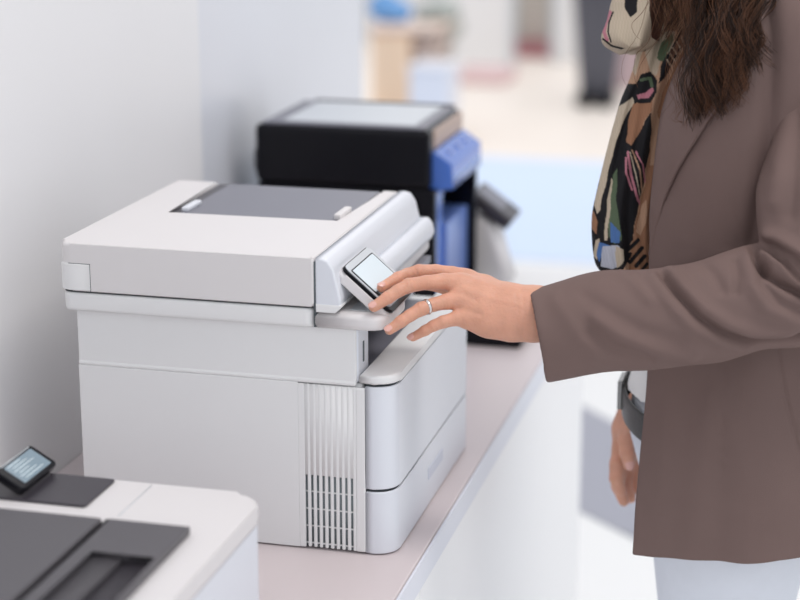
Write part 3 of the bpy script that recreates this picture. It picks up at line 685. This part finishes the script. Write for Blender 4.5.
# ---- scarf: cloth tubes with a printed pattern (colour attribute = the print)
CRM = (.66, .55, .42); BLK = (.012, .011, .014); BRN = (.40, .20, .115); LBR = (.62, .38, .25); GRN = (.12, .17, .10); PNK = (.62, .24, .30); BLU = (.10, .22, .52); PAL = (.62, .64, .74); DBR = (.10, .045, .03); TEAL = (.07, .15, .15)
prints = [  # painter's order, picture-plane outlines of the printed figures on the cloth
 ('p', LBR, [(560, -80), (800, -80), (800, 300), (560, 300)]),
 ('p', BLK, [(628, 84), (640, 84), (643, 100), (637, 150), (634, 205), (628, 262), (612, 275), (590, 275), (585, 200), (600, 150), (617, 100)]),
 ('p', CRM, [(619, 106), (632, 97), (634, 102), (622, 125), (611, 160), (604, 190), (600, 210), (597, 214), (594, 205), (600, 175), (608, 140)]),
 ('p', TEAL, [(600, 150), (606, 130), (604, 150), (597, 185), (592, 205)]),
 ('p', BRN, [(590, 208), (594, 212), (598, 222), (596, 234), (590, 226)]),
 ('p', CRM, [(611, 178), (613, 180), (610, 215), (607, 240), (604, 240), (606, 212)]),
 ('p', GRN, [(613, 175), (618, 168), (616, 200), (620, 225), (622, 240), (614, 244), (608, 236), (610, 210)]),
 ('p', BLU, [(611, 222), (620, 232), (619, 243), (610, 242)]),
 ('p', CRM, [(595, 240), (599, 238), (600, 250), (597, 260), (594, 256)]),
 ('p', BLU, [(599, 242), (612, 246), (604, 250), (599, 262), (597, 256)]),
 ('p', PAL, [(603, 246), (618, 245), (624, 252), (622, 263), (612, 269), (600, 266)]),
 ('p', CRM, [(616, 246), (624, 250), (624, 262), (616, 268)]),
 ('p', BRN, [(633, 104), (652, 98), (652, 112), (645, 120), (640, 134), (632, 146), (626, 142), (628, 124)]),
 ('p', BLK, [(646, 120), (652, 112), (650, 150), (644, 178), (638, 210), (632, 240), (628, 246), (630, 150)]),
 ('l', PNK, [(628, 152), (631, 175), (638, 200), (641, 205)], 1.2), ('l', PNK, [(626, 158), (626, 172), (632, 190)], 1.0), ('l', LBR, [(632, 150), (640, 170), (642, 190)], .8), ('l', PNK, [(636, 152), (643, 165), (645, 182)], .8), ('l', CRM, [(630, 152), (636, 175), (640, 195)], .6),
 ('p', BRN, [(655, 120), (662, 95), (680, 55), (700, 30), (720, 30), (680, 80), (660, 130), (656, 275), (628, 275), (632, 240), (640, 205), (646, 175), (650, 150)]),
 ('p', LBR, [(652, 128), (657, 112), (660, 122), (656, 165), (650, 165)]), ('p', LBR, [(641, 206), (647, 200), (646, 224), (640, 235), (636, 232)]),
 ('p', CRM, [(645, 52), (652, 40), (668, 30), (676, 32), (672, 48), (662, 60), (656, 76), (650, 72)]),
 ('p', GRN, [(658, 50), (661, 42), (668, 38), (673, 34), (674, 40), (668, 52), (666, 60), (661, 62), (657, 58)]),
 ('p', BLK, [(661, 66), (671, 48), (682, 30), (688, 26), (686, 38), (676, 58), (664, 78), (658, 84)]),
 ('l', CRM, [(667, 60), (671, 66)], .8), ('l', CRM, [(670, 54), (675, 61)], .8), ('l', CRM, [(673, 48), (678, 56)], .8), ('l', CRM, [(677, 42), (681, 50)], .8), ('l', CRM, [(681, 36), (684, 43)], .8),
 ('p', BLK, [(636, 84), (640, 74), (650, 71), (657, 80), (657, 92), (650, 102), (638, 103), (633, 96)]),
 ('p', PNK, [(637, 95), (646, 93), (653, 87), (654, 91), (648, 98), (638, 99)]),
 ('l', GRN, [(641, 80), (650, 78), (652, 86)], 1.5), ('p', CRM, [(633, 50), (643, 48), (640, 62), (635, 76), (632, 70)]),
 ('l', BLK, [(628, 250), (638, 240)], 2.0), ('l', BLK, [(630, 262), (642, 248)], 2.0), ('l', BLK, [(636, 266), (645, 256)], 2.0), ('l', BLK, [(642, 270), (647, 264)], 1.6), ('l', BLK, [(622, 268), (630, 254)], 2.0)]
flapp = [('p', CRM, [(560, -80), (800, -80), (800, 300), (560, 300)]), ('p', BLK, [(624, -10), (638, -10), (637, 12), (630, 17), (625, 8)]),
 ('l', PNK, [(610, 12), (606, 22), (604, 32), (607, 40)], 1.8), ('l', BLK, [(613, 12), (609, 22), (608, 32), (611, 42)], .8), ('p', DBR, [(650, -20), (668, -20), (664, 20), (659, 42), (652, 38), (650, 15)]), ('l', BLK, [(603, 39), (612, 46), (628, 50), (645, 50)], 1.0), ('p', LBR, [(664, 0), (700, -40), (710, 0), (680, 30), (664, 30)])]
def paint(me, P, pr_):
    px, py, _ = proj(P); colr = np.zeros((len(P), 4)); colr[:, 3] = 1; jit = .8*np.sin(py*.23)+.5*np.sin(px*.31+py*.17)
    for it in pr_:
        msk = inpoly(px+jit*.5, py+jit*.4, it[2]) if it[0] == 'p' else polydist(px, py, it[2]) < it[3]
        colr[msk, :3] = it[1]
    nz = .88+.24*(.5+.5*np.sin(px*2.1+3*np.sin(py*.7))*np.sin(py*1.7)); colr[:, :3] *= .74*nz[:, None]
    ca = me.color_attributes.new('print', 'FLOAT_COLOR', 'POINT'); ca.data.foreach_set('color', colr.ravel())
def drape(rows_, dep, thick, pr_, name, nfold=5, amp=.004, ph=0):
    R_ = catmull(np.array(rows_, float), 34); G = []
    for i, (y_, xa, xb) in enumerate(R_):
        c = (at(xa, y_, dep)+at(xb, y_, dep))/2; hw = (xb-xa)/2*dep/FPX; row = []
        for k in range(240):
            a = 2*math.pi*k/240; ca, sa = math.cos(a), math.sin(a)
            f = 1+(-.34*abs(math.sin(nfold*.5*a+ph+y_*.006))**3+.10*math.sin(2.3*nfold*a-y_*.03))*abs(sa)
            row.append(c+rt*hw*ca+fw*thick*sa*f)
        G.append(row)
    G = np.array(G); me = grid_mesh(G, closed=True); n = len(me.vertices)
    # close the lower end
    bm_ = bmesh.new(); bm_.from_mesh(me); bm_.verts.ensure_lookup_table(); K = 240; L_ = (len(G)-1)*K
    try: bm_.faces.new([bm_.verts[L_+k] for k in range(K)]); bm_.faces.new([bm_.verts[k] for k in range(K)][::-1])
    except Exception: pass
    bm_.to_mesh(me); bm_.free(); paint(me, G.reshape(-1, 3), pr_)
    return obj(name, me, SCARF, wom)
drape([(-25, 668, 745), (10, 655, 728), (40, 641, 706), (75, 631, 688), (100, 621, 678), (130, 612, 670), (165, 603, 662), (190, 597, 657), (215, 592, 652), (240, 592, 651), (262, 595, 650), (275, 603, 648)], 2.285, .030, prints, 'scarf')
drape([(-60, 640, 720), (-30, 624, 700), (0, 612, 684), (20, 607, 670), (36, 601.5, 662), (45, 605, 655), (51, 618, 645)], 2.265, .045, flapp, 'scarf_loop', 3, ph=2)
# ---- hair: strands as thin tubes
def strands(specs, name, m, lift=0):
    V, Fc = [], []
    for ctrl, r, n in specs:
        P = catmull(np.array(ctrl), n); R_ = np.linspace(r, r*.35, len(P)); tube_arrays(P, R_, 4, V, Fc)
    me = bpy.data.meshes.new('hair'); me.from_pydata([tuple(v) for v in V], [], Fc); return obj(name, me, m, wom)
def lock(x0, x1, x2, yend, d0, curl, ph, spread=1.):
    """strand from the head down to (x2, yend) with growing waves; pixels + depth"""
    y0 = -215; c = []
    N_ = 22
    for i in range(N_):
        t = i/(N_-1); y = y0+(yend-y0)*t
        x = (1-t)**2*x0+2*t*(1-t)*x1+t*t*x2; a = curl*(t**1.8)
        xx = x+a*math.sin(ph+t*27); yy = y+.45*a*math.cos(ph+t*27); c.append(at(xx, yy, hd_(xx, yy, d0)+.0008*a*math.cos(ph+t*11)))
    return c
gxs = np.arange(640, 812, 4.0); gys = np.arange(-44, 140, 4.0); DJ = np.zeros((len(gys), len(gxs)))
_a, _b, _c = proj(Vj); _c = np.where(Vj[:, 1] > cy, 9, _c)
for i_, y_ in enumerate(gys):
    for j_, x_ in enumerate(gxs):
        DJ[i_, j_] = np.where((abs(_a-x_) < 5) & (abs(_b-y_) < 5), _c, 9).min()
def hd_(x, y, d):
    if y < -40 or x < 650: return min(d, 2.19)
    i_ = int(min(len(gys)-1, (y+44)/4)); j_ = int(min(len(gxs)-1, max(0, (x-640)/4)))
    return min(d, DJ[max(0, i_-1):i_+2, max(0, j_-1):j_+2].min()-.016+(d-2.17)*.5)
A_, B_ = [], []
for k in range(64):
    u = (k+rng.random())/64; ye = 120-62*max(0, (u-.40))/.60*(.5+.5*rng.random())-(70*rng.random() if k % 5 > 1 else 8*rng.random())
    x2 = 690+66*u+rng.normal()*3; x1 = 704+72*u+rng.normal()*6; x0 = 705+70*rng.random(); dz = 2.14+.055*rng.random(); ph = rng.random()*6.3; cu = 7+6*rng.random(); aub = rng.random() < .40
    for q in range(20):
        ra_, rb2 = rng.normal(), rng.normal()
        cc = lock(x0+5*ra_, x1+4.5*ra_, x2+1.6*ra_+1.5*rng.normal(), ye+5*rb2+(-14*rng.random() if q > 12 else 0), dz+.004*rb2, cu*(1+.10*rb2), ph+.22*rng.normal())
        (B_ if (rng.random() < (.75 if aub else .2)) else A_).append((cc, .00042+.00025*rng.random(), 3))
for k in range(120):                                       # front locks falling over the scarf
    u = rng.random(); x2 = 652+38*u+rng.normal()*3; ye = 28+40*u*rng.random()+rng.normal()*8
    (A_ if rng.random() < .45 else B_).append((lock(690+20*u, 664+34*u, x2, ye, 2.20+.02*rng.random(), 6, u*5+rng.normal()*.3), .0005, 3))
for k in range(46):                                       # auburn curls low at the front
    x2 = 683+rng.normal()*9; ye = 118+rng.normal()*7; (B_).append((lock(712+rng.normal()*8, 690+rng.normal()*5, x2, ye, 2.15+.02*rng.random(), 9, 1+rng.normal()*.5), .00045, 3))
def wisp(pts, d, r=.00045): return ([at(a, b2, d) for a, b2 in pts], r, 6)
B_ += [wisp([(668, -20), (655, 20), (648, 42), (636, 55), (634, 75), (638, 88)], 2.19), wisp([(660, -20), (644, 10), (632, 24), (636, 36), (642, 40)], 2.19, .0004),
       wisp([(650, -10), (640, 30), (625, 55), (622, 75), (630, 92)], 2.2, .0003), wisp([(676, 0), (664, 30), (650, 50), (640, 66), (636, 84)], 2.19), wisp([(690, 80), (684, 100), (690, 118), (676, 122), (671, 118)], 2.14),
       wisp([(694, 85), (690, 105), (694, 125), (684, 124), (676, 119)], 2.14, .0006), wisp([(700, 90), (696, 112), (690, 127), (680, 121)], 2.14, .0006)]
A_ += [wisp([(772, -30), (772, 10), (769, 45), (765, 66), (756, 76), (744, 78)], 2.13, .0005), wisp([(776, -30), (766, 20), (758, 50), (748, 70)], 2.13)]
strands(A_, 'hair', HAIR); strands(B_, 'hair', HAIR2)
def cap(P):
    d = ell(P, hc+(.022, 0, .035), (.108, .092, .112)); d = smin(d, ell(P, hc+(.065, 0, -.07), (.06, .085, .12)), .04)
    return np.maximum(d, -ell(P, hc+(-.085, 0, -.03), (.075, .075, .115)))
hv = surf(cap, hc-(.15, .15, .25), hc+(.2, .15, .2), .006); obj('hair_cap', qmesh((smoothv(*hv, 2), hv[1])), HAIR, wom)
# ================================================================== BACKGROUND
# standing visitor
vb = on(597, 104, 2, 0)
vis = thing('person', 'distant visitor in dark trousers seen from the waist down in the hall behind the woman', 'person', (vb[0], vb[1], 0))
def P_(x, y, z): return np.array([vb[0]+x, vb[1]+y, z])
def vbody(P):
    d = ell(P, P_(0, 0, 1.60), (.085, .095, .115)); d = smin(d, cone(P, P_(0, 0, 1.5), P_(0, 0, 1.4), .05, .055), .03)
    d = smin(d, cone(P, P_(-.15, 0, 1.38), P_(.15, 0, 1.38), .06, .06), .05); d = smin(d, ell(P, P_(0, -.09, 1.60), (.015, .02, .025)), .01)
    d = smin(d, cone(P, P_(0, 0, 1.3), P_(0, 0, .95), .13, .12), .06)
    for s in (-1, 1):
        d = smin(d, cone(P, P_(s*.20, 0, 1.36), P_(s*.23, 0, 1.06), .045, .038), .03); d = smin(d, cone(P, P_(s*.23, 0, 1.06), P_(s*.17, -.10, .80), .036, .026), .02)
        d = smin(d, cone(P, P_(s*.17, -.10, .80), P_(s*.15, -.12, .68), .03, .014), .015)
        d = smin(d, cone(P, P_(s*.08, 0, .9), P_(s*.06, 0, .08), .07, .035), .03)
    return d
vv_ = surf(vbody, P_(-.35, -.25, 0), P_(.35, .25, 1.75), .02); obj('body', qmesh(vv_), SKINF, vis)
def vt(P):
    d = cone(P, P_(0, 0, .95), P_(0, 0, .9), .14, .14)
    for s in (-1, 1): d = smin(d, cone(P, P_(s*.075, 0, .88), P_(s*.045, 0, .06), .10, .055), .03)
    return d
vv_ = surf(vt, P_(-.3, -.2, 0), P_(.3, .2, 1.15), .02); obj('trousers', qmesh(vv_), TROU, vis)
def vc(P):
    d = cone(P, P_(0, 0, 1.34), P_(0, 0, .70), .15, .165); d = smin(d, cone(P, P_(-.15, 0, 1.38), P_(.15, 0, 1.38), .075, .075), .05)
    for s in (-1, 1): d = smin(d, cone(P, P_(s*.20, 0, 1.36), P_(s*.23, 0, 1.06), .062, .055), .03); d = smin(d, cone(P, P_(s*.23, 0, 1.06), P_(s*.18, -.09, .84), .05, .045), .02)
    return np.maximum(d, .66-P[..., 2])
vv_ = surf(vc, P_(-.38, -.25, .5), P_(.38, .25, 1.55), .02); obj('coat', qmesh(vv_), COAT, vis)
for s in (-1, 1): obj('shoe', rbox(vb[0]+s*.06-.045, vb[0]+s*.06+.045, vb[1]-.17, vb[1]+.09, 0, .08, .03, 3), BLACKM, vis)
def cc_(name, me, m, label, cat, group=None): return tag(obj(name, me, m), label, cat, group)
# bag the visitor stands beside
bb = on(612, 86, 2, 0)
bag = thing('shopping_bag', 'dusty pink bag on the hall floor beside the distant visitor', 'bag', (bb[0]+.16, bb[1], 0))
obj('bag_body', rbox(bb[0]+.02, bb[0]+.34, bb[1]-.10, bb[1]+.10, 0, .42, .03, 3), mat('dusty_pink_bag', (.52, .40, .42), .6), bag)
for y in (-.05, .05): obj('handle', tube(catmull([(bb[0]+.09, bb[1]+y, .40), (bb[0]+.11, bb[1]+y, .54), (bb[0]+.25, bb[1]+y, .54), (bb[0]+.27, bb[1]+y, .40)], 6), .010, 8), ROSE, bag)
# wooden cabinet
ky = 6.75
def kx(px): return on(px, 60, 1, ky)[0]
cab = thing('wooden_cabinet', 'pale wooden cabinet beyond the end of the wall with a blue bundle on top', 'cabinet', ((kx(369)+kx(432))/2, ky+.2, 0))
kz = on(400, 26, 1, ky)[2]
obj('carcass', rbox(kx(370), kx(409), ky+.02, ky+.45, .06, kz-.03, .004), OAK, cab)
obj('door', rbox(kx(371), kx(389)-.003, ky, ky+.018, .08, kz-.05, .003), OAK, cab)
obj('door', rbox(kx(389)+.003, kx(408), ky, ky+.018, .08, kz-.05, .003), OAK, cab)
obj('side_unit', rbox(kx(409)+.002, kx(430), ky+.05, ky+.45, .06, kz-.06, .004), OAKD, cab)
obj('top', rbox(kx(368), kx(436), ky-.02, ky+.47, kz-.029, kz, .004), mat('pale_wood_top', (.88, .72, .62), .5), cab)
obj('plinth', rbox(kx(371), kx(429), ky+.05, ky+.44, 0, .06, .002), OAKD, cab)
# blue bundle: lumpy cloth
bc = on(388, 6, 1, ky+.15)
def blob(P): 
    d = ell(P, (bc[0]-.03, ky+.2, kz+.07), (.085, .08, .075)); d = smin(d, ell(P, (bc[0]+.05, ky+.17, kz+.05), (.07, .07, .055)), .02); return np.maximum(d, kz+.001-P[..., 2])
vv_ = surf(blob, (bc[0]-.2, ky, kz-.03), (bc[0]+.2, ky+.4, kz+.2), .012); cc_('cloth_bundle', qmesh(vv_), BLUEOBJ, 'blurred blue bundle lying on the wooden cabinet', 'bundle')
gx = kx(428); vv_ = surf(lambda P: np.maximum(smin(ell(P, (gx, ky+.3, kz+.05), (.10, .08, .06)), ell(P, (gx-.09, ky+.28, kz+.03), (.05, .05, .045)), .02), kz+.001-P[..., 2]), (gx-.2, ky+.1, kz-.03), (gx+.2, ky+.5, kz+.15), .012)
cc_('cloth_bundle', qmesh(vv_), GREENG, 'blurred grey bundle on the right end of the wooden cabinet', 'bundle')
# white low counter in front of the cabinet
wy = 6.42
def X5(px, y_): return on(px, 100, 1, y_)[0]
wc = thing('white_cabinet', 'low white cabinet in front of the wooden cabinet', 'cabinet', (X5(428, wy), wy+.1, 0))
zt = on(425, 66, 1, wy)[2]
obj('body', rbox(X5(408, wy), X5(449, wy), wy, wy+.25, .03, zt-.02, .02, 3), mat('white_lacquer', (.80, .81, .86), .4), wc)
obj('top', rbox(X5(407, wy), X5(450, wy), wy-.01, wy+.26, zt-.019, zt, .006, 2), mat('white_lacquer_top', (.84, .85, .90), .4), wc)
obj('plinth', rbox(X5(410, wy), X5(447, wy), wy+.02, wy+.24, 0, .03, .002), PALE, wc)
# booths: each panel group is a thing of its own
def booth(name, px0, px1, pyb, h, m, label, dep=.12, cat='panel', base=None, trim=None, group=None):
    a = on(px0, pyb, 2, 0); y_ = a[1]; x0_ = a[0]; x1_ = on(px1, pyb, 1, y_)[0]
    t = thing(name, label, cat, ((x0_+x1_)/2, y_+dep/2, 0), group)
    z0_ = 0
    if base: obj('plinth', rbox(x0_-.02, x1_+.02, y_-.10, y_+dep, 0, base[0], .005), base[1], t); z0_ = base[0]
    obj('panel', rbox(x0_, x1_, y_, y_+dep, z0_, h, .006), m, t)
    for q in (0, 1): xx = (x0_, x1_)[q]; obj('post', rbox(xx-.02, xx+.02, y_-.015, y_-.001, z0_, h, .003), trim or SILP, t)
    return t
booth('booth_panel', 366, 440, 40, 2.6, PALE, 'pale grey exhibition wall behind the wooden cabinet')
booth('booth_panel', 438, 512, 64, 2.6, PALE, 'tall white exhibition panel left of the warm grey panel')
booth('booth_panel', 516, 551, 55, 2.6, WARMG, 'warm grey exhibition panel on a dusty red plinth', base=(.10, ROSE), trim=GREENG)
booth('booth_panel', 553, 590, 62, 2.6, PALE, 'narrow white exhibition panel left of the distant visitor')
booth('booth_panel', 592, 700, 35, 2.6, CREAM, 'cream exhibition wall behind the distant visitor')
pa = on(452, 84, 2, 0); pb = on(506, 84, 1, pa[1])
cc_('bench', rbox(pa[0], pb[0], pa[1], pa[1]+.4, 0, .07, .03, 3), mat('pale_rose_platform', (.76, .56, .56), .7), 'low rose-coloured platform on the hall floor below the white panel', 'platform')
q0 = on(446, 82, 2, 0); vv_ = surf(lambda P: smin(cone(P, (q0[0], q0[1], .02), (q0[0], q0[1], .30), .05, .045), ell(P, (q0[0], q0[1], .34), (.11, .11, .09)), .03), (q0[0]-.2, q0[1]-.2, -.05), (q0[0]+.2, q0[1]+.2, .5), .02)
cc_('potted_plant', qmesh(vv_), GREENG, 'small grey-green blurred plant beside the white exhibition panel', 'plant')
print('SCENE OK', sum(len(o.data.polygons) for o in S.objects if o.type == 'MESH'))
